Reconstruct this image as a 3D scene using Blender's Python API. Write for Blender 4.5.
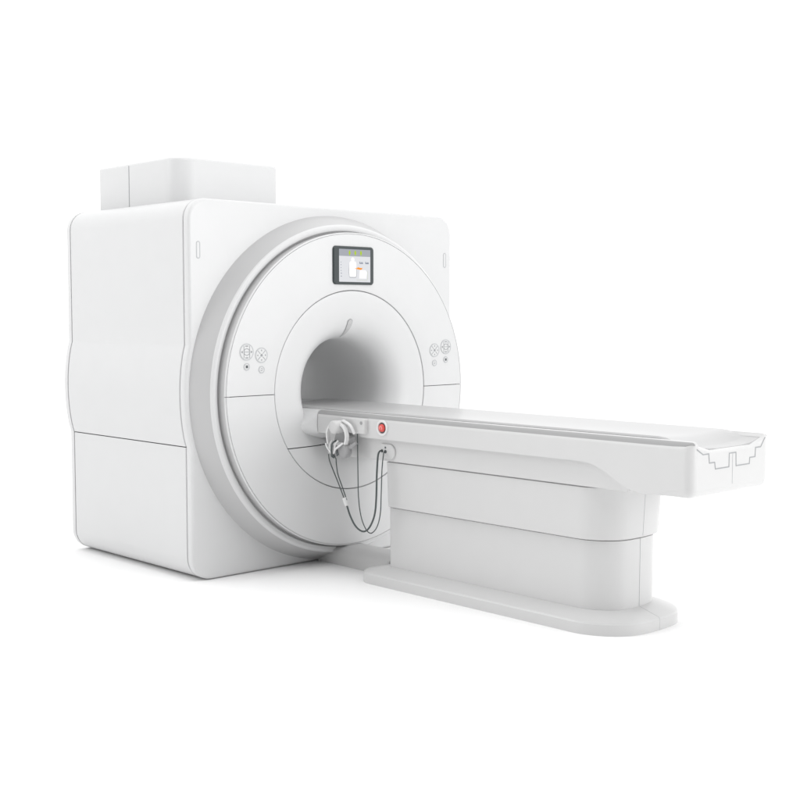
import bpy, bmesh, math, random
from mathutils import Vector, Matrix
PI = math.pi
S = bpy.context.scene
for o in list(bpy.data.objects):
    bpy.data.objects.remove(o)

# ------------------------------------------------------------------ camera
cam_d = bpy.data.cameras.new('camera')
cam_d.sensor_width = 36.0
cam_d.lens = 36.0 * 1220.0 / 800.0
cam_d.clip_start = 0.1
cam_d.clip_end = 1000.0
cam = bpy.data.objects.new('camera', cam_d)
S.collection.objects.link(cam)
cam.location = (-4.8335, -5.669, 1.5)
cam.rotation_euler = (PI / 2 - math.atan(86.0 / 1220.0), 0, math.radians(46.4) - PI / 2)
S.camera = cam

# ------------------------------------------------------------------ studio light
W = bpy.data.worlds.new('World')
S.world = W
W.use_nodes = True
wn = W.node_tree.nodes
wl = W.node_tree.links
bg = wn['Background']
bg.inputs['Color'].default_value = (1, 1, 1, 1)
# white studio all round, open (darker) on the side of the photographer
w_tc = wn.new('ShaderNodeTexCoord')
w_dot = wn.new('ShaderNodeVectorMath')
w_dot.operation = 'DOT_PRODUCT'
w_dot.inputs[1].default_value = Vector((-0.70, -0.70, 0.14)).normalized()
w_map = wn.new('ShaderNodeMapRange')
w_map.interpolation_type = 'SMOOTHSTEP'
w_map.inputs['From Min'].default_value = 0.24
w_map.inputs['From Max'].default_value = 0.95
w_map.inputs['To Min'].default_value = 1.42
w_map.inputs['To Max'].default_value = 0.22
wl.new(w_tc.outputs['Generated'], w_dot.inputs[0])
wl.new(w_dot.outputs['Value'], w_map.inputs['Value'])
wl.new(w_map.outputs['Result'], bg.inputs['Strength'])


def area(name, loc, target, size, size_y, power):
    d = bpy.data.lights.new(name, 'AREA')
    d.shape = 'RECTANGLE'
    d.size = size
    d.size_y = size_y
    d.energy = power
    o = bpy.data.objects.new(name, d)
    S.collection.objects.link(o)
    o.location = loc
    o.rotation_euler = (Vector(target) - Vector(loc)).to_track_quat('-Z', 'Y').to_euler()
    return o


area('overhead_softbox', (-1.8, -4.2, 7.5), (-0.2, -0.8, 0.3), 5, 5, 170)
area('front_softbox', (2.9, -8.4, 2.0), (0, -0.5, 0.8), 3.4, 3, 132)
area('left_softbox', (-6.5, 3.0, 5.2), (-1.0, 0.7, 1.2), 3, 3, 70)

S.render.engine = 'CYCLES'
S.cycles.max_bounces = 8
S.cycles.diffuse_bounces = 5
S.view_settings.view_transform = 'Standard'
S.view_settings.look = 'None'
S.view_settings.exposure = 0.0
S.view_settings.gamma = 1.0


# ------------------------------------------------------------------ materials
def plastic(name, col, rough=0.33, var=0.006, bump=0.02, scale=6.0, spec=0.45, metal=0.0):
    m = bpy.data.materials.new(name)
    m.use_nodes = True
    nt = m.node_tree
    b = nt.nodes['Principled BSDF']
    b.inputs['Roughness'].default_value = rough
    b.inputs['Specular IOR Level'].default_value = spec
    b.inputs['Metallic'].default_value = metal
    tc = nt.nodes.new('ShaderNodeTexCoord')
    n = nt.nodes.new('ShaderNodeTexNoise')
    n.inputs['Scale'].default_value = scale
    n.inputs['Detail'].default_value = 3.0
    nt.links.new(tc.outputs['Object'], n.inputs['Vector'])
    r = nt.nodes.new('ShaderNodeValToRGB')
    c = Vector(col)
    lo = c * (1 - var)
    hi = c * (1 + var)
    r.color_ramp.elements[0].position = 0.3
    r.color_ramp.elements[1].position = 0.7
    r.color_ramp.elements[0].color = (*lo, 1)
    r.color_ramp.elements[1].color = (*hi, 1)
    nt.links.new(n.outputs['Fac'], r.inputs['Fac'])
    nt.links.new(r.outputs['Color'], b.inputs['Base Color'])
    n2 = nt.nodes.new('ShaderNodeTexNoise')
    n2.inputs['Scale'].default_value = 900.0
    nt.links.new(tc.outputs['Object'], n2.inputs['Vector'])
    bp = nt.nodes.new('ShaderNodeBump')
    bp.inputs['Strength'].default_value = bump
    bp.inputs['Distance'].default_value = 0.001
    nt.links.new(n2.outputs['Fac'], bp.inputs['Height'])
    nt.links.new(bp.outputs['Normal'], b.inputs['Normal'])
    return m


def glow(name, col, strength=1.0):
    m = bpy.data.materials.new(name)
    m.use_nodes = True
    b = m.node_tree.nodes['Principled BSDF']
    b.inputs['Base Color'].default_value = (0.02, 0.02, 0.02, 1)
    b.inputs['Roughness'].default_value = 0.4
    b.inputs['Specular IOR Level'].default_value = 0.1
    b.inputs['Emission Color'].default_value = (*col, 1)
    b.inputs['Emission Strength'].default_value = strength
    return m


M = {
    'floor': plastic('floor_white', (0.95, 0.95, 0.95), 0.6, 0.005, 0.0, 2.0, 0.1),
    'white': plastic('white_shell', (0.68, 0.683, 0.686)),
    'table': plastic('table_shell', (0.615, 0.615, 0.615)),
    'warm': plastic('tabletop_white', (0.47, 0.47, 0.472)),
    'grey': plastic('ring_grey', (0.51, 0.51, 0.513), 0.35),
    'liner': plastic('bore_liner', (0.62, 0.625, 0.63), 0.45),
    'edge_shade': plastic('edge_shade_grey', (0.33, 0.33, 0.332), 0.35),
    'edge': plastic('cover_edge_grey', (0.52, 0.52, 0.522), 0.4),
    'gap': plastic('shadow_gap', (0.20, 0.205, 0.21), 0.8),
    'line': plastic('print_grey', (0.33, 0.34, 0.35), 0.6),
    'lineL': plastic('print_light_grey', (0.5, 0.51, 0.52), 0.6),
    'dark': plastic('print_dark', (0.10, 0.11, 0.115), 0.6),
    'bezel': plastic('screen_bezel', (0.035, 0.045, 0.047), 0.35),
    'cable': plastic('cable_rubber', (0.075, 0.09, 0.09), 0.45),
    'clear': plastic('pale_hose_clip', (0.74, 0.74, 0.74), 0.3),
    'cup': plastic('pale_grey_plastic', (0.33, 0.33, 0.335), 0.35),
    'red': plastic('red_button', (0.72, 0.09, 0.08), 0.3),
    'pink': plastic('red_button_mark', (0.85, 0.45, 0.42), 0.4),
}


# ------------------------------------------------------------------ object helpers
def thing(name, label, cat, loc, group=None):
    o = bpy.data.objects.new(name, None)
    o.empty_display_size = 0.1
    S.collection.objects.link(o)
    o.location = loc
    o['label'] = label
    o['category'] = cat
    if group:
        o['group'] = group
    o['_base'] = loc
    return o


BASE = {}


def obj(name, bm, mat, parent=None, angle=35, label=None, weighted=False):
    """link a bmesh (built in world coordinates) as one mesh object under parent"""
    base = Vector((0, 0, 0))
    if parent is not None:
        base = BASE[parent.name]
    bmesh.ops.remove_doubles(bm, verts=bm.verts, dist=1e-6)
    bmesh.ops.recalc_face_normals(bm, faces=bm.faces)
    bmesh.ops.translate(bm, verts=bm.verts, vec=-base)
    me = bpy.data.meshes.new(name)
    bm.to_mesh(me)
    bm.free()
    for p in me.polygons:
        p.use_smooth = True
    me.set_sharp_from_angle(angle=math.radians(angle))
    me.materials.append(mat)
    o = bpy.data.objects.new(name, me)
    S.collection.objects.link(o)
    if weighted:
        wm = o.modifiers.new('even_shading', 'WEIGHTED_NORMAL')
        wm.keep_sharp = True
        wm.weight = 100
    if parent is not None:
        o.parent = parent
    BASE[o.name] = base
    if label:
        o['label'] = label
    return o


def mk(name, label, cat, loc, group=None):
    o = thing(name, label, cat, loc, group)
    del o['_base']
    BASE[o.name] = Vector(loc)
    return o


def loft(bm, rings, closed=True, cap0=False, cap1=False):
    vs = [[bm.verts.new(p) for p in r] for r in rings]
    n = len(vs[0])
    for a, b in zip(vs, vs[1:]):
        for i in range(n if closed else n - 1):
            j = (i + 1) % n
            bm.faces.new((a[i], a[j], b[j], b[i]))
    if cap0:
        bm.faces.new(vs[0][::-1])
    if cap1:
        bm.faces.new(vs[-1])
    return vs


def rrect(x0, x1, y0, y1, r, n=8, bow=0.0):
    """rounded rectangle (u, v); r = radii at (x0y0, x1y0, x1y1, x0y1)"""
    if not isinstance(r, (tuple, list)):
        r = (r,) * 4
    cs = [(x0 + r[0], y0 + r[0], PI), (x1 - r[1], y0 + r[1], 1.5 * PI), (x1 - r[2], y1 - r[2], 0), (x0 + r[3], y1 - r[3], 0.5 * PI)]
    out = []
    for (cx, cy, a), rr in zip(cs, r):
        for k in range(n + 1):
            t = a + k / n * PI / 2
            out.append((cx + rr * math.cos(t), cy + rr * math.sin(t)))
    if bow:
        k = n + 1
        a, b = out[k - 1], out[k]
        out = out[:k] + [(a[0] + (b[0] - a[0]) * j / 8, a[1] + (b[1] - a[1]) * j / 8) for j in range(1, 8)] + out[k:]
        w = (x1 - x0) / 2
        m = (x0 + x1) / 2
        out = [(x, y - bow * max(0, 1 - ((x - m) / w) ** 2) if y < (y0 + y1) / 2 else y) for x, y in out]
    return out


def box(bm, x0, x1, y0, y1, z0, z1, bev=0.0, seg=3):
    b = bmesh.new()
    v = [b.verts.new((x, y, z)) for x in (x0, x1) for y in (y0, y1) for z in (z0, z1)]
    for f in ((0, 1, 3, 2), (4, 6, 7, 5), (0, 4, 5, 1), (2, 3, 7, 6), (0, 2, 6, 4), (1, 5, 7, 3)):
        b.faces.new([v[i] for i in f])
    if bev:
        bmesh.ops.bevel(b, geom=list(b.edges), offset=bev, segments=seg, affect='EDGES', profile=0.5)
    me = bpy.data.meshes.new('t')
    b.to_mesh(me)
    b.free()
    bm.from_mesh(me)
    bpy.data.meshes.remove(me)


def tube(bm, pts, r, n=10, closed=False, smooth=6, caps=True):
    P = [Vector(p) for p in pts]
    if smooth:
        Q = []
        m = len(P)
        rng = m if closed else m - 1
        for i in range(rng):
            p1, p2 = P[i], P[(i + 1) % m]
            p0 = P[i - 1] if (closed or i > 0) else p1
            p3 = P[(i + 2) % m] if (closed or i + 2 < m) else p2
            for k in range(smooth):
                t = k / smooth
                Q.append(0.5 * (2 * p1 + (p2 - p0) * t + (2 * p0 - 5 * p1 + 4 * p2 - p3) * t * t + (3 * p1 - p0 - 3 * p2 + p3) * t ** 3))
        if not closed:
            Q.append(P[-1])
        P = Q
    m = len(P)
    rings = []
    up = None
    for i in range(m):
        a = P[i - 1] if (closed or i > 0) else P[0]
        b = P[(i + 1) % m] if (closed or i < m - 1) else P[-1]
        t = (b - a).normalized()
        if up is None:
            up = t.orthogonal().normalized()
        up = (up - t * up.dot(t)).normalized()
        s = t.cross(up)
        rr = r(i / (m - 1)) if callable(r) else r
        rings.append([P[i] + rr * (math.cos(q) * up + math.sin(q) * s) for q in [2 * PI * k / n for k in range(n)]])
    if closed:
        rings.append(rings[0])
    loft(bm, rings, True, caps and not closed, caps and not closed)


ZC = 1.046


def lathe(bm, prof, n=160, zc=ZC, xc=0.0, closed_prof=False):
    """revolve (y, R) profile round the bore axis"""
    rings = []
    for k in range(n):
        a = 2 * PI * k / n
        rings.append([(xc + R * math.cos(a), y, zc + R * math.sin(a)) for y, R in prof])
    rings.append(rings[0])
    loft(bm, rings, closed_prof)


def halves(bm, z, gap=0.003):
    """split a bmesh at height z into (lower, upper) with a gap"""
    out = []
    for sgn in (-1, 1):
        c = bm.copy()
        bmesh.ops.bisect_plane(c, geom=c.verts[:] + c.edges[:] + c.faces[:], dist=1e-6, plane_co=(0, 0, z + sgn * gap), plane_no=(0, 0, -sgn), clear_outer=True)
        out.append(c)
    bm.free()
    return out


def prism(bm, poly, axis, a, b):
    """extrude a 2-D polygon; axis 'y': poly=(x,z), 'x': poly=(y,z), 'z': poly=(x,y)"""
    def P(u, v, w):
        return {'y': (u, w, v), 'x': (w, u, v), 'z': (u, v, w)}[axis]
    v0 = [bm.verts.new(P(u, v, a)) for u, v in poly]
    v1 = [bm.verts.new(P(u, v, b)) for u, v in poly]
    n = len(poly)
    bm.faces.new(v0[::-1])
    bm.faces.new(v1)
    for i in range(n):
        j = (i + 1) % n
        bm.faces.new((v0[i], v0[j], v1[j], v1[i]))


def disc_y(bm, x, z, r, y0, y1, n=32):
    prism(bm, [(x + r * math.cos(2 * PI * k / n), z + r * math.sin(2 * PI * k / n)) for k in range(n)], 'y', y0, y1)


def ring_y(bm, x, z, r0, r1, y0, y1, n=40):
    rings = []
    for k in range(n + 1):
        a = 2 * PI * k / n
        rings.append([(x + R * math.cos(a), y, z + R * math.sin(a)) for R, y in ((r0, y0), (r0, y1), (r1, y1), (r1, y0))])
    loft(bm, rings, True)


def stroke_y(bm, pts, w, y0, y1, closed=False):
    """flat ribbon of width w along (x, z) points, from y0 to y1"""
    P = [Vector(p) for p in pts]
    m = len(P)
    L, R = [], []
    for i in range(m):
        a = P[i - 1] if (closed or i > 0) else None
        b = P[(i + 1) % m] if (closed or i < m - 1) else None
        d1 = (P[i] - a).normalized() if a is not None else (b - P[i]).normalized()
        d2 = (b - P[i]).normalized() if b is not None else d1
        n1 = Vector((-d1.y, d1.x))
        n2 = Vector((-d2.y, d2.x))
        nn = (n1 + n2)
        nn = nn / max(0.3, nn.length_squared) * 2 if nn.length > 1e-6 else n1
        L.append(P[i] + nn * w / 2)
        R.append(P[i] - nn * w / 2)
    rings = [[(l.x, y0, l.y), (l.x, y1, l.y), (r.x, y1, r.y), (r.x, y0, r.y)] for l, r in zip(L, R)]
    if closed:
        rings.append(rings[0])
    loft(bm, rings, True, not closed, not closed)


# ------------------------------------------------------------------ floor
bm = bmesh.new()
vs = [bm.verts.new(p) for p in ((-150, -150, 0), (150, -150, 0), (150, 150, 0), (-150, 150, 0))]
bm.faces.new(vs)
fl = obj('floor', bm, M['floor'])
fl['kind'] = 'structure'

# ================================================================== GANTRY
G = mk('mri_gantry', 'big white box-shaped scanner gantry with round tunnel opening and raised grey ring', 'mri scanner', (0, 0.68, 0))

ZT = 2.14
DEP = 1.36
ZA, ZB = 1.325, 0.76      # the bulge of the sides lies between these


def side_x(z, bulge=0.036):
    x = 1.034
    if z < ZB:
        x = 1.031
    if ZB < z < ZA:
        t = (z - ZB) / (ZA - ZB)
        x = 1.031 + bulge * (1 - (2 * t - 1) ** 2) ** 0.85 + 0.003 * t
    return x


def outline_right(inset=0.0, bulge=0.036):
    """right-hand half outline from bottom centre round to top centre (x, z)"""
    rb, rt = 0.13, 0.12
    z0 = 0.004
    p = [(0.0, z0), (0.5, z0)]
    xb = 1.031 - rb
    for k in range(0, 13):
        a = -PI / 2 + k / 12 * PI / 2
        p.append((xb + rb * math.cos(a), z0 + rb + rb * math.sin(a)))
    for z in (0.3, 0.45, 0.6, 0.7, ZB - 0.004):
        p.append((side_x(z), z))
    nb = 24
    for k in range(nb + 1):
        z = ZB + 0.001 + (ZA - ZB - 0.002) * k / nb
        p.append((side_x(z, bulge), z))
    for z in (ZA + 0.004, 1.45, 1.6, 1.8, 1.95):
        p.append((side_x(z), z))
    xt = 1.034 - rt
    for k in range(0, 13):
        a = k / 12 * PI / 2
        p.append((xt + rt * math.cos(a), ZT - rt + rt * math.sin(a)))
    p += [(0.5, ZT), (0.0, ZT)]
    if inset:
        q = []
        m = len(p)
        for i in range(m):
            a = Vector(p[max(0, i - 1)])
            b = Vector(p[min(m - 1, i + 1)])
            d = (b - a).normalized()
            n = Vector((-d.y, d.x))
            v = Vector(p[i]) + n * inset
            if i in (0, m - 1):
                v.x = 0
            q.append((v.x, v.y))
        p = q
    return p


def outline(inset=0.0, bulge=0.036):
    r = outline_right(inset, bulge)
    return r + [(-x, z) for x, z in r[-2:0:-1]]


def with_y(ol, y):
    return [(x, y, z) for x, z in ol]


def circ_match(ol, R, y):
    """a circle about the bore axis with one vertex per outline vertex, along the same ray"""
    out = []
    for x, z in ol:
        d = Vector((x, z - ZC)).normalized()
        out.append((d.x * R, y, ZC + d.y * R))
    return out


def plate(y_face, y_back, R_hole):
    s = 1 if y_back > y_face else -1
    o0 = outline(0.0)
    rings = [circ_match(o0, R_hole, y_back), circ_match(o0, R_hole, y_face)]
    rad = 0.016
    rings.append(with_y(outline(rad + 0.004), y_face))
    for k in range(0, 6):
        a = k / 5 * PI / 2
        rings.append(with_y(outline(rad * (1 - math.sin(a))), y_face + s * rad * (1 - math.cos(a))))
    rings.append(with_y(o0, y_back))
    rings.append(with_y(outline(0.03), y_back))
    b = bmesh.new()
    loft(b, rings)
    return b


obj('front_plate', plate(0.0, 0.047, 0.985), M['white'], G, 30)
obj('rear_plate', plate(DEP, DEP - 0.047, 0.33), M['white'], G, 30)

# dark core behind the joints
bm = bmesh.new()
loft(bm, [circ_match(outline(0.014), 0.96, 0.03), with_y(outline(0.014), 0.03), with_y(outline(0.014), DEP - 0.03), circ_match(outline(0.014), 0.34, DEP - 0.03)])
obj('inner_frame', bm, M['gap'], G, 30)

# side covers between the plates (upper cover wraps over the top, lower cover round the bottom)
full = outline(0.0)


def wrap(select, y0, y1):
    b = bmesh.new()
    ro, ri = select(outline(0.001)), select(outline(0.012))
    e = 0.004
    loft(b, [with_y(ri, y0), with_y(select(outline(0.004)), y0), with_y(ro, y0 + e), with_y(ro, y1 - e), with_y(select(outline(0.004)), y1), with_y(ri, y1)], False)
    return b


n_right = len(outline_right())


def sel_up(ol):
    zs = [i for i, (x, z) in enumerate(full) if z > ZB]
    return [ol[i] for i in zs]


def sel_lo(ol):
    m = len(full)
    zs = [i for i in range(m) if full[i][1] < ZB]
    zs = sorted(zs, key=lambda i: i if i > m // 2 else i + m)
    return [ol[i] for i in zs]


obj('side_cover', wrap(sel_up, 0.059, DEP - 0.0525), M['white'], G, 14)
obj('lower_cover', wrap(sel_lo, 0.059, DEP - 0.0525), M['white'], G, 14)

# housing on the roof
TW = [(-0.81, -0.066, 0.45, 1.34)]
x0, x1, y0, y1 = TW[0]
ol = rrect(x0, x1, y0, y1, (0.13, 0.02, 0.02, 0.02), 10)
bm = bmesh.new()
rings = [[(x, y, ZT - 0.03) for x, y in ol], [(x, y, 2.405) for x, y in ol]]
for k in range(1, 5):
    a = k / 4 * PI / 2
    i = 0.018 * (1 - math.cos(a))
    o2 = rrect(x0 + i, x1 - i, y0 + i, y1 - i, (0.13 - i, max(0.003, 0.02 - i), max(0.003, 0.02 - i), max(0.003, 0.02 - i)), 10)
    rings.append([(x, y, 2.405 + 0.018 * math.sin(a)) for x, y in o2])
loft(bm, rings, True, True, True)
hous = obj('roof_housing', bm, M['white'], G, 30)
bm = bmesh.new()
box(bm, -0.8115, -0.80, 0.972, 0.977, ZT - 0.02, 2.408)
obj('panel_joint', bm, M['line'], hous)

# raised ring
RING = [(0.004, 1.0), (0.002, 1.049), (0.0, 1.0445), (-0.03, 1.030), (-0.06, 1.014), (-0.09, 0.999), (-0.113, 0.986), (-0.119, 0.982)]
bm = bmesh.new()
lathe(bm, [(0.002, 0.99), (0.002, 1.0445), (-0.03, 1.0295), (-0.06, 1.0142), (-0.09, 0.9990), (-0.117, 0.9850), (-0.117, 0.975), (-0.117, 0.90)], 192)
ring = obj('raised_ring', bm, M['grey'], G, 30)
bm = bmesh.new()
lathe(bm, [(-0.1175, 0.986), (-0.126, 0.9835), (-0.132, 0.978), (-0.1345, 0.970), (-0.1345, 0.957), (-0.132, 0.949), (-0.126, 0.9455), (-0.1175, 0.9445)], 192)
obj('ring_rim', bm, M['white'], ring, 40)

# front cover disc, split on the bore axis
bm = bmesh.new()
lathe(bm, [(-0.1805, 0.931), (-0.1805, 0.9365), (-0.1845, 0.9365), (-0.1875, 0.9350), (-0.1895, 0.9325), (-0.1895, 0.9300), (-0.184, 0.9295), (-0.184, 0.9268), (-0.190, 0.9262), (-0.190, 0.914), (-0.190, 0.80), (-0.190, 0.70), (-0.190, 0.602), (-0.189, 0.5975), (-0.186, 0.5960), (-0.16, 0.5960)], 192)
lo, up = halves(bm, ZC - 0.001, 0.0020)
disc = obj('front_cover', up, M['white'], G, 30)
obj('lower_front_cover', lo, M['white'], G, 30)
bm = bmesh.new()
lathe(bm, [(-0.10, 0.928), (-0.112, 0.9335), (-0.118, 0.9345), (-0.1795, 0.9345), (-0.1795, 0.90)], 192)
obj('cover_edge', bm, M['edge'], G, 30)
# dark backing behind the joints of the front covers
bm = bmesh.new()
lathe(bm, [(-0.108, 0.92), (-0.168, 0.92), (-0.178, 0.90), (-0.180, 0.62), (-0.172, 0.58), (-0.155, 0.47), (-0.12, 0.385)], 96)
obj('cover_backing', bm, M['gap'], G, 30)

# funnel mouth
FUN = [(-0.16, 0.5918), (-0.184, 0.5918), (-0.187, 0.590), (-0.1875, 0.585), (-0.1855, 0.555), (-0.181, 0.515), (-0.1745, 0.470), (-0.166, 0.430), (-0.153, 0.396), (-0.136, 0.368), (-0.115, 0.3455), (-0.090, 0.3275), (-0.060, 0.3140), (-0.025, 0.3060), (0.02, 0.3030)]
bm = bmesh.new()
lathe(bm, FUN, 192)
lo, up = halves(bm, 0.728, 0.0026)
obj('tunnel_mouth', up, M['white'], G, 40)
obj('lower_mouth_panel', lo, M['white'], G, 40)
bm = bmesh.new()
lathe(bm, [(0.019, 0.3035), (0.06, 0.3030), (0.5, 0.303), (DEP - 0.06, 0.303), (DEP - 0.03, 0.31), (DEP - 0.002, 0.335)], 128)
obj('tunnel_liner', bm, M['white'], G, 40)


def fun_y(R):
    pr = FUN[3:]
    for (ya, Ra), (yb, Rb) in zip(pr, pr[1:]):
        if Rb <= R <= Ra:
            t = (R - Ra) / (Rb - Ra)
            return ya + t * (yb - ya)
    return 0


# positioning light slot above the opening, follows the funnel
def slot_patch(wmax, lift, r0=0.3145, r1=0.425, n=20):
    b = bmesh.new()
    rows = []
    for k in range(n + 1):
        t = k / n
        R = r0 + (r1 - r0) * t
        w = wmax * (0.30 + 0.70 * math.sin(min(1, t * 1.25) * PI / 2)) * (1 if t < 0.85 else math.sqrt(max(0.02, 1 - ((t - 0.85) / 0.15) ** 2)))
        if t < 0.08:
            w *= math.sqrt(max(0.05, t / 0.08))
        y = fun_y(R) - lift
        rows.append([(-w, y, ZC + math.sqrt(R * R - w * w)), (0, y - 0.0003, ZC + R), (w, y, ZC + math.sqrt(R * R - w * w))])
    loft(b, rows, False)
    return b


sl = obj('positioning_light', slot_patch(0.0200, 0.0016), M['line'], G)
obj('light_window', slot_patch(0.0165, 0.0032, 0.3185, 0.4220), M['edge'], sl)

# upright grip slots on the front plate
for sx in (-1, 1):
    bm = bmesh.new()
    ol = rrect(sx * 0.972 - 0.013, sx * 0.972 + 0.013, 1.805, 1.902, 0.0125, 6)
    ol2 = rrect(sx * 0.972 - 0.0075, sx * 0.972 + 0.0075, 1.8105, 1.8965, 0.007, 6)
    loft(bm, [with_y(ol, 0.004), with_y(ol, -0.0015), with_y(ol2, -0.0015), with_y(ol2, 0.004)])
    s = obj('grip_slot', bm, M['lineL'], G)
    bm = bmesh.new()
    ol3 = rrect(sx * 0.972 - 0.0075, sx * 0.972 + 0.0075, 1.8105, 1.8965, 0.007, 6)
    prism(bm, ol3, 'y', 0.002, -0.0008)
    obj('slot_insert', bm, M['white'], s)

# display
YD = -0.190
bm = bmesh.new()
dl = rrect(-0.163, 0.158, 1.674, 1.900, 0.022, 6)
dl2 = rrect(-0.157, 0.152, 1.680, 1.894, 0.018, 6)
dl3 = rrect(-0.119, 0.131, 1.690, 1.883, 0.003, 6)
loft(bm, [with_y(dl, YD + 0.005), with_y(dl, YD - 0.005), with_y(dl2, YD - 0.010), with_y(dl3, YD - 0.009), with_y(dl3, YD - 0.003)])
disp = obj('display', bm, M['bezel'], G, 30)
bm = bmesh.new()
prism(bm, rrect(-0.119, 0.131, 1.690, 1.883, 0.003, 6), 'y', YD + 0.002, YD - 0.0065)
obj('screen', bm, glow('screen_glow', (0.74, 0.75, 0.78)), disp)
YS = YD - 0.0065


def screen_part(name, build, mat):
    b = bmesh.new()
    build(b)
    return obj(name, b, mat, disp)


g_bar = glow('screen_bar', (0.37, 0.39, 0.43))
g_green = glow('screen_green', (0.42, 0.60, 0.0))
g_white = glow('screen_white', (1.0, 1.0, 1.0))
g_orange = glow('screen_orange', (0.95, 0.30, 0.0))
g_text = glow('screen_text', (0.20, 0.23, 0.30))
g_edge = glow('screen_edge', (0.42, 0.43, 0.46))
screen_part('screen_bar', lambda b: prism(b, [(-0.119, 1.842), (0.131, 1.842), (0.131, 1.883), (-0.119, 1.883)], 'y', YS, YS - 0.0006), g_bar)
for gx in (-0.035, 0.010, 0.055):
    def f(b, gx=gx):
        disc_y(b, gx, 1.860, 0.0075, YS - 0.0006, YS - 0.0014, 14)
        prism(b, [(gx - 0.0075, 1.862), (gx + 0.0075, 1.862), (gx + 0.003, 1.876), (gx - 0.003, 1.876)], 'y', YS - 0.0006, YS - 0.0012)
        prism(b, [(gx - 0.003, 1.846), (gx + 0.003, 1.846), (gx + 0.003, 1.853), (gx - 0.003, 1.853)], 'y', YS - 0.0006, YS - 0.0012)
    screen_part('screen_icon', f, g_green)


def patient(b, e, y):
    prism(b, [(-0.036 - e, 1.722 - e), (0.016 + e, 1.722 - e), (0.018 + e, 1.742), (0.018 + e, 1.80), (0.012 + e, 1.812 + e), (-0.030 - e, 1.812 + e), (-0.038 - e, 1.80), (-0.038 - e, 1.742)], 'y', YS, y)


def edge_pic(b):
    stroke_y(b, [(-0.037, 1.80), (-0.041, 1.745), (-0.036, 1.721), (-0.030, 1.716), (0.010, 1.716), (0.018, 1.722), (0.022, 1.745), (0.018, 1.78)], 0.0035, YS, YS - 0.0005)


screen_part('screen_outline', edge_pic, g_edge)


def pic(b):
    patient(b, 0.0, YS - 0.0008)
    disc_y(b, -0.010, 1.822, 0.0135, YS, YS - 0.0010, 18)


screen_part('screen_picture', pic, g_white)


def couch(b):
    prism(b, [(0.041, 1.712), (0.098, 1.712), (0.104, 1.75), (0.092, 1.762), (0.046, 1.762)], 'y', YS, YS - 0.0007)


screen_part('screen_picture', couch, g_white)
screen_part('screen_outline', lambda b: stroke_y(b, [(0.020, 1.703), (0.102, 1.701), (0.109, 1.71), (0.110, 1.745), (0.108, 1.758)], 0.0022, YS, YS - 0.0005), glow('screen_pale', (0.6, 0.64, 0.5)))


def orange(b):
    prism(b, [(0.0, 1.770), (0.022, 1.772), (0.030, 1.778), (0.046, 1.775), (0.062, 1.774), (0.067, 1.778), (0.062, 1.766), (0.050, 1.763), (0.036, 1.765), (0.020, 1.767)], 'y', YS - 0.0010, YS - 0.0016)


screen_part('screen_mark', orange, g_orange)


def words(b):
    for tx in (0.044, 0.090):
        prism(b, [(tx, 1.799), (tx + 0.028, 1.799), (tx + 0.028, 1.804), (tx, 1.804)], 'y', YS, YS - 0.0007)
        prism(b, [(tx, 1.804), (tx + 0.005, 1.804), (tx + 0.005, 1.812), (tx, 1.812)], 'y', YS, YS - 0.0007)
        prism(b, [(tx + 0.010, 1.8055), (tx + 0.027, 1.8055), (tx + 0.027, 1.809), (tx + 0.010, 1.809)], 'y', YS, YS - 0.0007)


screen_part('screen_text', words, g_text)


def marks(b):
    for k, (z, w) in enumerate(((1.804, 0.004), (1.788, 0.005), (1.771, 0.004), (1.754, 0.005), (1.738, 0.008), (1.721, 0.008))):
        prism(b, [(-0.104, z), (-0.104 + w, z), (-0.104 + w, z + 0.004), (-0.104, z + 0.004)], 'y', YS, YS - 0.0007)


screen_part('screen_text', marks, g_text)

# control buttons: two clusters, mirrored
YB = YD - 0.0008


def arrow(b, x, z, ang, s, y):
    pts = [(s, 0), (-s * 0.6, s * 0.9), (-s * 0.6, -s * 0.9)]
    c, q = math.cos(ang), math.sin(ang)
    prism(b, [(x + u * c - v * q, z + u * q + v * c) for u, v in pts], 'y', YD, y)


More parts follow.
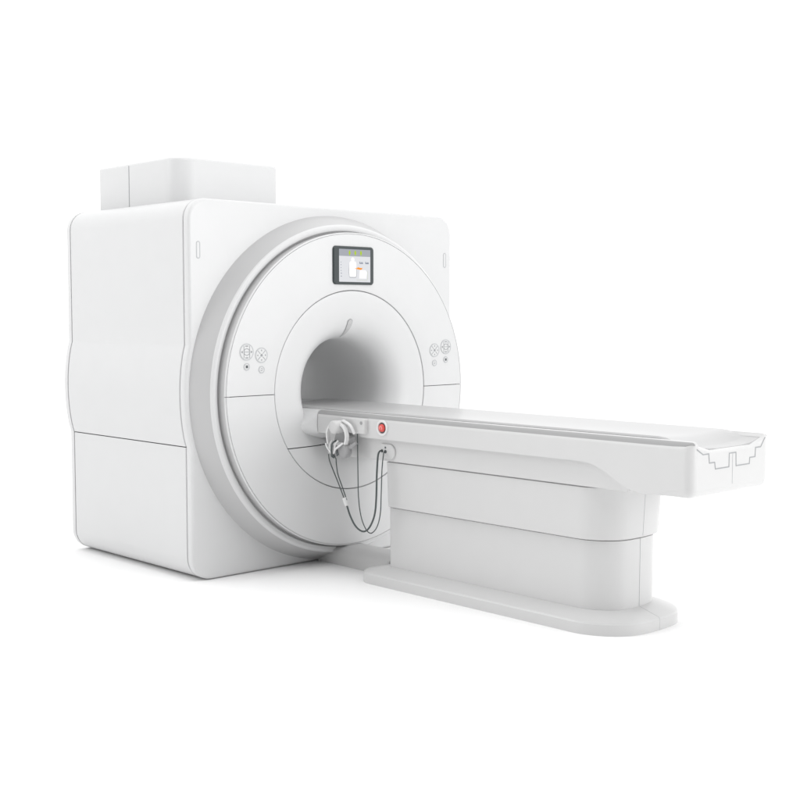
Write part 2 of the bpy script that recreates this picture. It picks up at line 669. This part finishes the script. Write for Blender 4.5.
def button(cx, cz, r, kind):
    b = bmesh.new()
    disc_y(b, cx, cz, r - 0.002, YD + 0.002, YB - 0.001, 40)
    o = obj('control_button', b, M['white'], G)
    b = bmesh.new()
    ring_y(b, cx, cz, r - 0.0055, r, YD + 0.002, YB - 0.0016)
    obj('button_rim', b, M['lineL'], o)
    b = bmesh.new()
    y = YB - 0.0018
    if kind == 'travel':
        w = 0.0036
        for sx in (-1, 1):
            stroke_y(b, [(cx + sx * 0.019, cz - 0.034), (cx + sx * 0.019, cz + 0.034)], w, YD, y)
        for sz in (-1, 1):
            stroke_y(b, [(cx - 0.019 + 0.038 * t, cz + sz * (0.008 + 0.011 * math.sin(PI * t))) for t in [k / 8 for k in range(9)]], w, YD, y)
        stroke_y(b, [(cx - 0.018, cz), (cx + 0.018, cz)], 0.003, YD, y)
        for sz in (-1, 1):
            stroke_y(b, [(cx - 0.009, cz + sz * 0.0325), (cx + 0.009, cz + sz * 0.0325)], 0.006, YD, y - 0.0004)
        arrow(b, cx - 0.032, cz, PI, 0.008, y - 0.0004)
        arrow(b, cx + 0.032, cz, 0, 0.008, y - 0.0004)
    elif kind == 'cross':
        for a in range(4):
            t = PI / 4 + a * PI / 2
            stroke_y(b, [(cx + 0.012 * math.cos(t), cz + 0.012 * math.sin(t)), (cx + 0.036 * math.cos(t), cz + 0.036 * math.sin(t))], 0.0032, YD, y)
            u = a * PI / 2
            arrow(b, cx + 0.027 * math.cos(u), cz + 0.027 * math.sin(u), u, 0.0055, y - 0.0004)
        disc_y(b, cx, cz, 0.0075, YD, y - 0.0006, 14)
    elif kind == 'stop':
        prism(b, [(cx - 0.0075, cz - 0.0075), (cx + 0.0075, cz - 0.0075), (cx + 0.0075, cz + 0.0075), (cx - 0.0075, cz + 0.0075)], 'y', YD, y - 0.0004)
    else:
        stroke_y(b, [(cx - 0.008, cz - 0.002), (cx - 0.001, cz - 0.006), (cx + 0.007, cz + 0.001)], 0.003, YD, y)
        stroke_y(b, [(cx - 0.005, cz + 0.006), (cx + 0.006, cz + 0.008)], 0.003, YD, y)
    obj('button_symbol', b, M['dark'] if kind == 'stop' else M['line'], o)


for sx in (-1, 1):
    button(sx * 0.789, 1.290, 0.047, 'travel')
    button(sx * 0.687, 1.270, 0.043, 'cross')
    button(sx * 0.789, 1.208, 0.0205, 'stop')
    button(sx * 0.687, 1.189, 0.0205, 'check')

# couch dock inside the opening
def lerp(a, b, t):
    return tuple(p + (q - p) * t for p, q in zip(a, b))


front = [(0.0, -0.236, 0.946), (0.15, -0.236, 0.946), (0.27, -0.236, 0.946), (0.305, -0.236, 0.942), (0.320, -0.236, 0.925), (0.322, -0.236, 0.88), (0.322, -0.236, 0.835), (0.317, -0.236, 0.815), (0.295, -0.236, 0.808), (0.2, -0.236, 0.805), (0.0, -0.236, 0.805)]
back = [(0.0, -0.02, 0.946), (0.15, -0.02, 0.946), (0.235, -0.02, 0.944), (0.300, -0.075, 0.936), (0.350, -0.110, 0.893), (0.415, -0.136, 0.838), (0.385, -0.140, 0.808), (0.320, -0.132, 0.790), (0.255, -0.115, 0.775), (0.18, -0.10, 0.762), (0.0, -0.10, 0.755)]
rows = []
inner = [(x, 0.9, z) for x, z in [(0.0, 0.946), (0.15, 0.946), (0.235, 0.944), (0.27, 0.93), (0.275, 0.92), (0.27, 0.91), (0.26, 0.90), (0.25, 0.89), (0.2, 0.88), (0.1, 0.87), (0.0, 0.86)]]
rows.append(inner)
rows.append([(p[0] * 0.96, p[1] + 0.10, p[2] - 0.004 if i < 3 else p[2]) for i, p in enumerate(back)])
for k in range(9):
    t = k / 8
    rows.append([lerp(b_, f_, 1 - (1 - t) ** 1.35) if i > 3 else lerp(b_, f_, t) for i, (b_, f_) in enumerate(zip(back, front))])
def fine(r, m=4):
    P = [Vector(p) for p in r]
    out = []
    for i in range(len(P) - 1):
        p1, p2 = P[i], P[i + 1]
        p0, p3 = P[max(0, i - 1)], P[min(len(P) - 1, i + 2)]
        for k in range(m):
            t = k / m
            out.append(tuple(0.5 * (2 * p1 + (p2 - p0) * t + (2 * p0 - 5 * p1 + 4 * p2 - p3) * t * t + (3 * p1 - p0 - 3 * p2 + p3) * t ** 3)))
    out.append(tuple(P[-1]))
    out[0] = (0.0, out[0][1], out[0][2])
    out[-1] = (0.0, out[-1][1], out[-1][2])
    return out


rows = [fine(r) for r in rows]
fullrows = [[(-x, y, z) for x, y, z in r[::-1]] + list(r[1:-1]) for r in rows]
bm = bmesh.new()
loft(bm, fullrows, True, False, True)
obj('couch_dock', bm, M['white'], G, 50)

# low cable cover on the floor between gantry and table
bm = bmesh.new()
sec = [(-0.124, 0.0), (-0.122, 0.05), (-0.112, 0.082), (-0.085, 0.102), (-0.04, 0.110), (0.04, 0.110), (0.085, 0.102), (0.112, 0.082), (0.122, 0.05), (0.124, 0.0)]
loft(bm, [[(x, y, z) for x, z in sec] for y in (0.0, -0.3, -0.62)], False, True, True)
obj('floor_cable_cover', bm, M['table'], G, 40)

# ================================================================== PATIENT TABLE
T = mk('patient_table', 'long white patient table on a pedestal docked into the scanner tunnel', 'patient table', (0, -1.48, 0))

# plinth
def plan(x, y0, y1, rl, rr, n=8, bow=0.0):
    return rrect(-x, x, y0, y1, (rr, rr, rl, rl), n, bow)


PL = plan(0.335, -2.33, -0.575, 0.12, 0.21, 10, 0.055)
PL2 = plan(0.330, -2.325, -0.580, 0.115, 0.205, 10, 0.055)
PL3 = plan(0.325, -2.32, -0.585, 0.11, 0.20, 10, 0.055)
COLB = plan(0.245, -2.225, -0.74, 0.035, 0.14, 10, 0.045)
COLI = plan(0.20, -2.18, -0.79, 0.035, 0.10, 10, 0.045)


def at(pl, z):
    return [(x, y, z) for x, y in pl]


bm = bmesh.new()
loft(bm, [at(PL, 0.0), at(PL, 0.052), at(PL2, 0.060), at(PL3, 0.063), at(COLB, 0.094), at(COLI, 0.096)], True, True, True)
plinth = obj('plinth', bm, M['table'], T, 25)
# column
COL = plan(0.236, -2.220, -0.745, 0.03, 0.14, 10, 0.045)
COLt = plan(0.237, -2.222, -0.745, 0.03, 0.14, 10, 0.045)
bm = bmesh.new()
loft(bm, [at(COL, 0.08), at(COLt, 0.426)], True, True, True)
column = obj('column', bm, M['table'], T, 30)
CU0 = plan(0.259, -2.232, -0.757, 0.03, 0.15, 10, 0.045)
CU1 = plan(0.263, -2.236, -0.757, 0.03, 0.15, 10, 0.045)
CU2 = plan(0.272, -2.250, -0.757, 0.03, 0.15, 10, 0.045)
bm = bmesh.new()
loft(bm, [at(COLI, 0.434), at(CU0, 0.434), at(CU1, 0.438), at(CU2, 0.685)], True, True, True)
ucol = obj('upper_column_cover', bm, M['table'], T, 30)
NK = plan(0.228, -2.212, -0.753, 0.03, 0.14, 10, 0.045)  # grey necks added to draw the contact shade under cover and beam
NK2 = plan(0.263, -2.241, -0.765, 0.03, 0.15, 10, 0.045)
bm = bmesh.new()
loft(bm, [at(NK, 0.42), at(NK, 0.4345)], True, True, True)
obj('shade_neck', bm, M['edge'], column, 30)
bm = bmesh.new()
loft(bm, [at(NK2, 0.68), at(NK2, 0.6935)], True, True, True)
obj('shade_neck', bm, M['edge'], ucol, 30)
# centre joints on the end of column and plinth
bm = bmesh.new()
prism(bm, [(-2.2664, 0.09), (-2.25, 0.09), (-2.25, 0.426), (-2.2684, 0.426)], 'x', -0.0011, 0.0011)
obj('panel_joint', bm, M['lineL'], column)
bm = bmesh.new()
prism(bm, [(-2.2822, 0.440), (-2.26, 0.440), (-2.27, 0.684), (-2.2957, 0.684)], 'x', -0.0011, 0.0011)
obj('panel_joint', bm, M['lineL'], ucol)
bm = bmesh.new()
prism(bm, [(-2.3855, 0.0), (-2.3855, 0.0525), (-2.3804, 0.0604), (-2.3754, 0.0634), (-2.27, 0.0946), (-2.27, 0.05), (-2.37, 0.0)], 'x', -0.0010, 0.0010)
obj('panel_joint', bm, M['lineL'], plinth)

# beam below the couch rails
bm = bmesh.new()
box(bm, -0.285, 0.285, -2.40, -0.285, 0.692, 0.84, 0.006, 2)
beam = obj('under_beam', bm, M['table'], T, 30, weighted=True)

# rail body: side profile carried across, top dished towards the middle
def rail_prof(d):
    """side profile (y, z, normal) drawn in by d along the top, the end and under the end"""
    r = 0.040 - 0.6 * d
    rt = 0.016
    p = [(-0.245, 0.816, (0, 0))]
    for y in (-0.245, -0.7, -1.4, -2.0, -2.5, -2.66):
        p.append((y, 0.947 - d, (0, 1)))
    ye, zt, zb = -2.755 + d, 0.947 - d, 0.698 + d
    for k in range(7):
        t = k / 6 * PI / 2
        p.append((ye + rt - rt * math.sin(t), zt - rt + rt * math.cos(t), (-math.sin(t), math.cos(t))))
    for k in range(7):
        t = k / 6 * PI / 2
        p.append((ye + r - r * math.cos(t), zb + r - r * math.sin(t), (0, 0)))
    p.append((-2.64, 0.698 + d * 0.75, (0, 0)))
    p.append((-2.58, 0.6975 + d * 0.3, (0, 0)))
    for y, z in ((-2.53, 0.6985), (-2.49, 0.7005), (-2.447, 0.708), (-2.41, 0.719), (-2.37, 0.737), (-2.33, 0.759), (-2.30, 0.776), (-2.27, 0.791), (-2.24, 0.802), (-2.21, 0.810), (-2.18, 0.8145), (-2.12, 0.816), (-1.4, 0.816), (-0.7, 0.816)):
        p.append((y, z, (0, 0)))
    return p


BR = 0.042
XS = [-0.281, -0.266, -0.17, 0.0, 0.17, 0.266, 0.281]
DZ = [0, -0.018, -0.044, -0.044, -0.044, -0.018, 0]
NB = 6
rows = []
for sx in (-1, 1):
    side = []
    for k in range(NB + 1):
        a = k / NB * PI / 2
        side.append([(sx * (0.325 - BR * (1 - math.cos(a))), y, z) for y, z, n_ in rail_prof(BR * (1 - math.sin(a)))])
    if sx < 0:
        rows += side
        for x, dz in zip(XS, DZ):
            rows.append([(x, y, z + (dz * (1 if z > 0.93 else max(0.0, (z - 0.84) / 0.09)) if (n_ != (0, 0) and z > 0.84) else 0)) for y, z, n_ in rail_prof(0.0)])
    else:
        rows += side[::-1]
bm = bmesh.new()
loft(bm, rows, True, True, True)
rail = obj('rail_body', bm, M['table'], T, 40, weighted=True)
for sx in (-1, 1):  # added darker strip: shade along the rail's top bevel, put into colour
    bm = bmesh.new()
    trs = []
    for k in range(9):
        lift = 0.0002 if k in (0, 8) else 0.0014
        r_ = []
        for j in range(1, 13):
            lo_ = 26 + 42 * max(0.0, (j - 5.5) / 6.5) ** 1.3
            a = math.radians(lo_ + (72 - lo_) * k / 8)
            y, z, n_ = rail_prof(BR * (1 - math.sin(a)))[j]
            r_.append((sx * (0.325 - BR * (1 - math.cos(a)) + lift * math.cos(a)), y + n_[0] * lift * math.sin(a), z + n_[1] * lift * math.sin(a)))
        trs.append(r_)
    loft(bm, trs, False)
    obj('edge_shade_strip', bm, M['edge_shade'], rail, 60)

# stepped joint on the end face
YE = -2.755
bm = bmesh.new()
zig = [(-0.286, 0.915), (-0.237, 0.889), (-0.192, 0.889), (-0.186, 0.848), (-0.143, 0.848), (-0.137, 0.818), (-0.026, 0.818), (-0.025, 0.879), (0.031, 0.879), (0.034, 0.818), (0.147, 0.818), (0.150, 0.846), (0.196, 0.846), (0.199, 0.888), (0.244, 0.888), (0.268, 0.915), (0.282, 0.93)]
stroke_y(bm, zig, 0.0048, YE + 0.004, YE - 0.0012)
obj('stepped_joint', bm, M['line'], rail)
bm = bmesh.new()
stroke_y(bm, [(0.004, 0.876), (0.004, 0.74)], 0.0024, YE + 0.004, YE - 0.0010)
obj('centre_joint', bm, M['lineL'], rail)

# cradle board lying in the rails
bm = bmesh.new()
top = [(-0.262, 0.938), (-0.265, 0.948), (-0.258, 0.956), (-0.20, 0.954), (-0.10, 0.948), (0, 0.946), (0.10, 0.948), (0.20, 0.954), (0.258, 0.956), (0.265, 0.948), (0.262, 0.938)]
low = [(0.23, 0.905), (0.0, 0.890), (-0.23, 0.905)]
rows = []
for y, k in ((0.35, 0.97), (-0.30, 1), (-1.4, 1), (-2.54, 1)):
    rows.append([(x * k, y, z) for x, z in top + low])


def dish(x):
    x = abs(x)
    return 0.9045 if x < 0.17 else (0.9045 + (x - 0.17) / 0.098 * 0.026 if x < 0.268 else 0.93)


for y, t in ((-2.58, 0.85), (-2.62, 0.4), (-2.645, 0.08), (-2.655, 0.0), (-2.70, 0.0), (-2.737, 0.0)):  # thin darker skin over the trough floor, its colour stands in for shade
    rows.append([(x, y, dish(x) + 0.0006 + t * (z - dish(x) - 0.0006)) for x, z in top] + [(x, y, 0.888) for x, z in low])
loft(bm, rows, True, True, True)
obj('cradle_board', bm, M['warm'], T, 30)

# emergency stop on the near rail
def disc_x(b, y, z, r, xa, xb, n=32):
    prism(b, [(y + r * math.cos(2 * PI * k / n), z + r * math.sin(2 * PI * k / n)) for k in range(n)], 'x', xa, xb)


def ring_x(b, y, z, r0, r1, xa, xb, n=40, bev=0.003):
    rings = []
    for k in range(n + 1):
        a = 2 * PI * k / n
        rings.append([(x, y + R * math.cos(a), z + R * math.sin(a)) for R, x in ((r0, xa), (r0, xb + bev), (r0 + bev, xb), (r1 - bev, xb), (r1, xb + bev), (r1, xa))])
    loft(b, rings, True)


EY, EZ = -0.797, 0.879
bm = bmesh.new()
ring_x(bm, EY, EZ, 0.030, 0.044, -0.320, -0.333)
es = obj('emergency_stop', bm, M['clear'], T, 30)
bm = bmesh.new()
disc_x(bm, EY, EZ, 0.0305, -0.320, -0.3262)
obj('button_well', bm, M['dark'], es)
bm = bmesh.new()
pts = [(-0.324, 0.0215), (-0.334, 0.0215), (-0.338, 0.019), (-0.340, 0.013), (-0.340, 0.0)]
rings = []
for k in range(33):
    a = 2 * PI * k / 32
    rings.append([(x, EY + R * math.cos(a), EZ + R * math.sin(a)) for x, R in pts])
loft(bm, rings, False)
obj('red_button', bm, M['red'], es, 40)
bm = bmesh.new()
rings = []
for k in range(25):
    a = -0.3 * PI + k / 24 * 1.6 * PI
    rings.append([(x, EY + R * math.cos(a), EZ + R * math.sin(a)) for R, x in ((0.007, -0.339), (0.007, -0.3408), (0.0105, -0.3408), (0.0105, -0.339))])
loft(bm, rings, True, True, True)
obj('button_mark', bm, M['pink'], es)

# socket plate on the beam
bm = bmesh.new()
ol = rrect(-0.860, -0.752, 0.703, 0.789, (0.042, 0.006, 0.006, 0.042), 8)
ol2 = rrect(-0.857, -0.755, 0.706, 0.786, (0.040, 0.004, 0.004, 0.040), 8)
loft(bm, [[(-0.283, y, z) for y, z in ol], [(-0.292, y, z) for y, z in ol], [(-0.295, y, z) for y, z in ol2]], True, True, True)
sk = obj('socket_plate', bm, M['table'], T, 30)
for y, z, r in ((-0.760, 0.748, 0.009), (-0.787, 0.746, 0.010), (-0.787, 0.768, 0.006)):
    bm = bmesh.new()
    disc_x(bm, y, z, r, -0.293, -0.2962, 16)
    obj('socket', bm, M['dark'], sk)

# holder plate with hook on the near rail
bm = bmesh.new()
ol = rrect(-0.676, -0.470, 0.836, 0.921, 0.010, 5)
ol2 = rrect(-0.672, -0.474, 0.840, 0.917, 0.007, 5)
loft(bm, [[(-0.322, y, z) for y, z in ol], [(-0.346, y, z) for y, z in ol], [(-0.351, y, z) for y, z in ol2]], True, True, True)
hp = obj('holder_plate', bm, M['table'], T, 30)
bm = bmesh.new()
disc_x(bm, -0.650, 0.898, 0.009, -0.349, -0.3535, 16)
obj('screw_cap', bm, M['cup'], hp)
bm = bmesh.new()
pts = [(-0.345, -0.512, 0.900), (-0.372, -0.522, 0.903), (-0.378, -0.56, 0.896), (-0.378, -0.592, 0.880), (-0.374, -0.606, 0.858), (-0.366, -0.609, 0.836)]
tube(bm, pts, 0.008, 10)
obj('hook', bm, M['clear'], hp)
bm = bmesh.new()
rings = []
for x, i in ((-0.348, 0.0), (-0.420, 0.0), (-0.427, 0.004), (-0.430, 0.011)):
    tp = []
    for k in range(24):
        a = 2 * PI * k / 24
        tp.append((x, -0.494 + (0.036 - i) * math.cos(a), 0.872 + (0.040 - i) * math.sin(a) * (1.0 if math.sin(a) < 0 else 0.85)))
    rings.append(tp)
loft(bm, rings, True, True, True)
obj('hook_peg', bm, M['table'], hp, 40)

# ================================================================== HEADSET ON THE HOOK
H = mk('headset', 'pale plastic headset with twin dark hoses hanging on the rail hook', 'headset', (-0.39, -0.49, 0.68))
XH = -0.392
bm = bmesh.new()
band = [(-0.424, 0.768), (-0.416, 0.800), (-0.414, 0.835), (-0.430, 0.866), (-0.455, 0.884), (-0.492, 0.889), (-0.530, 0.884), (-0.558, 0.866), (-0.574, 0.838), (-0.576, 0.808), (-0.566, 0.776)]
rings = []
m = len(band)
P = [Vector(p) for p in band]
Q = []
for i in range(m - 1):
    p1, p2 = P[i], P[i + 1]
    p0 = P[max(0, i - 1)]
    p3 = P[min(m - 1, i + 2)]
    for k in range(5):
        t = k / 5
        Q.append(0.5 * (2 * p1 + (p2 - p0) * t + (2 * p0 - 5 * p1 + 4 * p2 - p3) * t * t + (3 * p1 - p0 - 3 * p2 + p3) * t ** 3))
Q.append(P[-1])
for i, q in enumerate(Q):
    d = (Q[min(len(Q) - 1, i + 1)] - Q[max(0, i - 1)]).normalized()
    nn = Vector((-d.y, d.x)) * 0.0058
    w = 0.011
    rings.append([(XH - w, q.x + nn.x, q.y + nn.y), (XH + w, q.x + nn.x, q.y + nn.y), (XH + w, q.x - nn.x, q.y - nn.y), (XH - w, q.x - nn.x, q.y - nn.y)])
loft(bm, rings, True, True, True)
bmesh.ops.bevel(bm, geom=[e for e in bm.edges if len(e.link_faces) == 2 and e.calc_face_angle(0) > 1.0], offset=0.003, segments=2, affect='EDGES', profile=0.5)
obj('headband', bm, M['clear'], H, 40)


def cup(cy, cz, ry, rz, x0, x1, tilt):
    b = bmesh.new()
    rings = []
    for x, s in ((x0, 0.80), (x0 - 0.004, 0.95), (x0 - 0.012, 1.0), (x1 + 0.010, 0.97), (x1 + 0.003, 0.86), (x1, 0.68)):
        r = []
        for k in range(28):
            a = 2 * PI * k / 28
            u, v = ry * s * math.cos(a), rz * s * math.sin(a)
            r.append((x, cy + u * math.cos(tilt) - v * math.sin(tilt), cz + u * math.sin(tilt) + v * math.cos(tilt)))
        rings.append(r)
    loft(b, rings, True, True, True)
    return b


cp = obj('ear_cup', cup(-0.538, 0.738, 0.043, 0.046, -0.352, -0.398, 0.3), M['cup'], H, 40)
bm = bmesh.new()
tube(bm, [(-0.37, -0.570, 0.755), (-0.365, -0.600, 0.772), (-0.36, -0.620, 0.786)], lambda t: 0.014 - 0.005 * t, 10)
obj('cup_arm', bm, M['cup'], cp)
bm = bmesh.new()
prism(bm, [(-0.516, 0.716), (-0.500, 0.742), (-0.492, 0.722), (-0.500, 0.704)], 'x', -0.396, -0.4005)
obj('cup_notch', bm, M['dark'], cp)
bm = bmesh.new()
prism(bm, [(-0.432, 0.775), (-0.560, 0.785), (-0.600, 0.765), (-0.606, 0.786), (-0.598, 0.815), (-0.560, 0.806), (-0.545, 0.842), (-0.455, 0.842), (-0.440, 0.806)], 'x', -0.353, -0.362)
obj('bracket_plate', bm, M['cup'], H, 30)
cp2 = obj('ear_cup', cup(-0.440, 0.728, 0.030, 0.034, -0.350, -0.376, -0.2), M['cup'], H, 40)
bm = bmesh.new()
tube(bm, [(-0.398, -0.402, 0.769), (-0.408, -0.425, 0.750), (-0.410, -0.455, 0.728), (-0.404, -0.472, 0.715)], 0.0055, 8)
obj('bracket_arm', bm, M['clear'], H)
bm = bmesh.new()
tube(bm, [(-0.398, -0.552, 0.782), (-0.412, -0.525, 0.760), (-0.414, -0.500, 0.742), (-0.406, -0.482, 0.722)], 0.006, 8)
obj('bracket_arm', bm, M['clear'], H)
bm = bmesh.new()
tube(bm, [(-0.394, -0.455, 0.790), (-0.404, -0.446, 0.765), (-0.402, -0.452, 0.735)], 0.006, 8)
tube(bm, [(-0.394, -0.505, 0.792), (-0.408, -0.496, 0.770), (-0.410, -0.492, 0.742)], 0.006, 8)
obj('clip_prong', bm, M['clear'], H)
bm = bmesh.new()
tube(bm, [(-0.388, -0.484, 0.792), (-0.412, -0.478, 0.778), (-0.418, -0.474, 0.745), (-0.414, -0.474, 0.715), (-0.395, -0.478, 0.700)], 0.0045, 8)
obj('strap', bm, M['cable'], H)
bm = bmesh.new()
tube(bm, [(-0.395, -0.452, 0.715), (-0.385, -0.440, 0.700), (-0.375, -0.45, 0.690)], 0.006, 8)
obj('cup_plug', bm, M['cable'], H)
# hoses
XC_ = -0.345
bm = bmesh.new()
tube(bm, [(-0.375, -0.400, 0.705), (-0.352, -0.376, 0.676), (XC_, -0.380, 0.649), (XC_, -0.412, 0.598), (XC_, -0.454, 0.533), (XC_, -0.496, 0.463), (XC_, -0.502, 0.452)], 0.0033, 8)
obj('hose', bm, M['cable'], H)
bm = bmesh.new()
tube(bm, [(-0.385, -0.452, 0.705), (-0.352, -0.436, 0.681), (XC_, -0.431, 0.654), (XC_, -0.444, 0.594), (XC_, -0.475, 0.536), (XC_, -0.514, 0.465), (XC_, -0.519, 0.452)], 0.0033, 8)
obj('hose', bm, M['cable'], H)
bm = bmesh.new()
tube(bm, [(XC_, -0.502, 0.462), (XC_, -0.508, 0.450), (XC_, -0.518, 0.426), (XC_, -0.520, 0.420)], lambda t: 0.016 - 0.006 * t, 12, smooth=2)
obj('hose_joiner', bm, M['clear'], H)
bm = bmesh.new()
tube(bm, [(XC_, -0.519, 0.428), (XC_, -0.549, 0.368), (XC_, -0.596, 0.313), (XC_, -0.655, 0.292), (XC_, -0.707, 0.318), (XC_, -0.751, 0.392), (XC_, -0.766, 0.486), (XC_, -0.771, 0.618), (-0.340, -0.772, 0.700), (-0.330, -0.768, 0.735), (-0.312, -0.762, 0.748), (-0.294, -0.760, 0.748)], 0.0052, 8)
obj('trunk_hose', bm, M['cable'], H)

# thin call cable of the holder
bm = bmesh.new()
tube(bm, [(-0.335, -0.602, 0.838), (-0.338, -0.605, 0.80), (-0.338, -0.608, 0.602), (-0.338, -0.613, 0.469), (-0.338, -0.636, 0.365), (-0.338, -0.677, 0.303), (-0.338, -0.720, 0.290), (-0.338, -0.766, 0.333), (-0.338, -0.792, 0.410), (-0.338, -0.799, 0.516), (-0.336, -0.803, 0.647), (-0.326, -0.802, 0.720), (-0.310, -0.792, 0.745), (-0.294, -0.788, 0.746)], 0.0030, 8)
cb = obj('call_cable', bm, M['cable'])
cb['label'] = 'thin dark cable looping from the holder plate to the socket beside the column'
cb['category'] = 'cable'
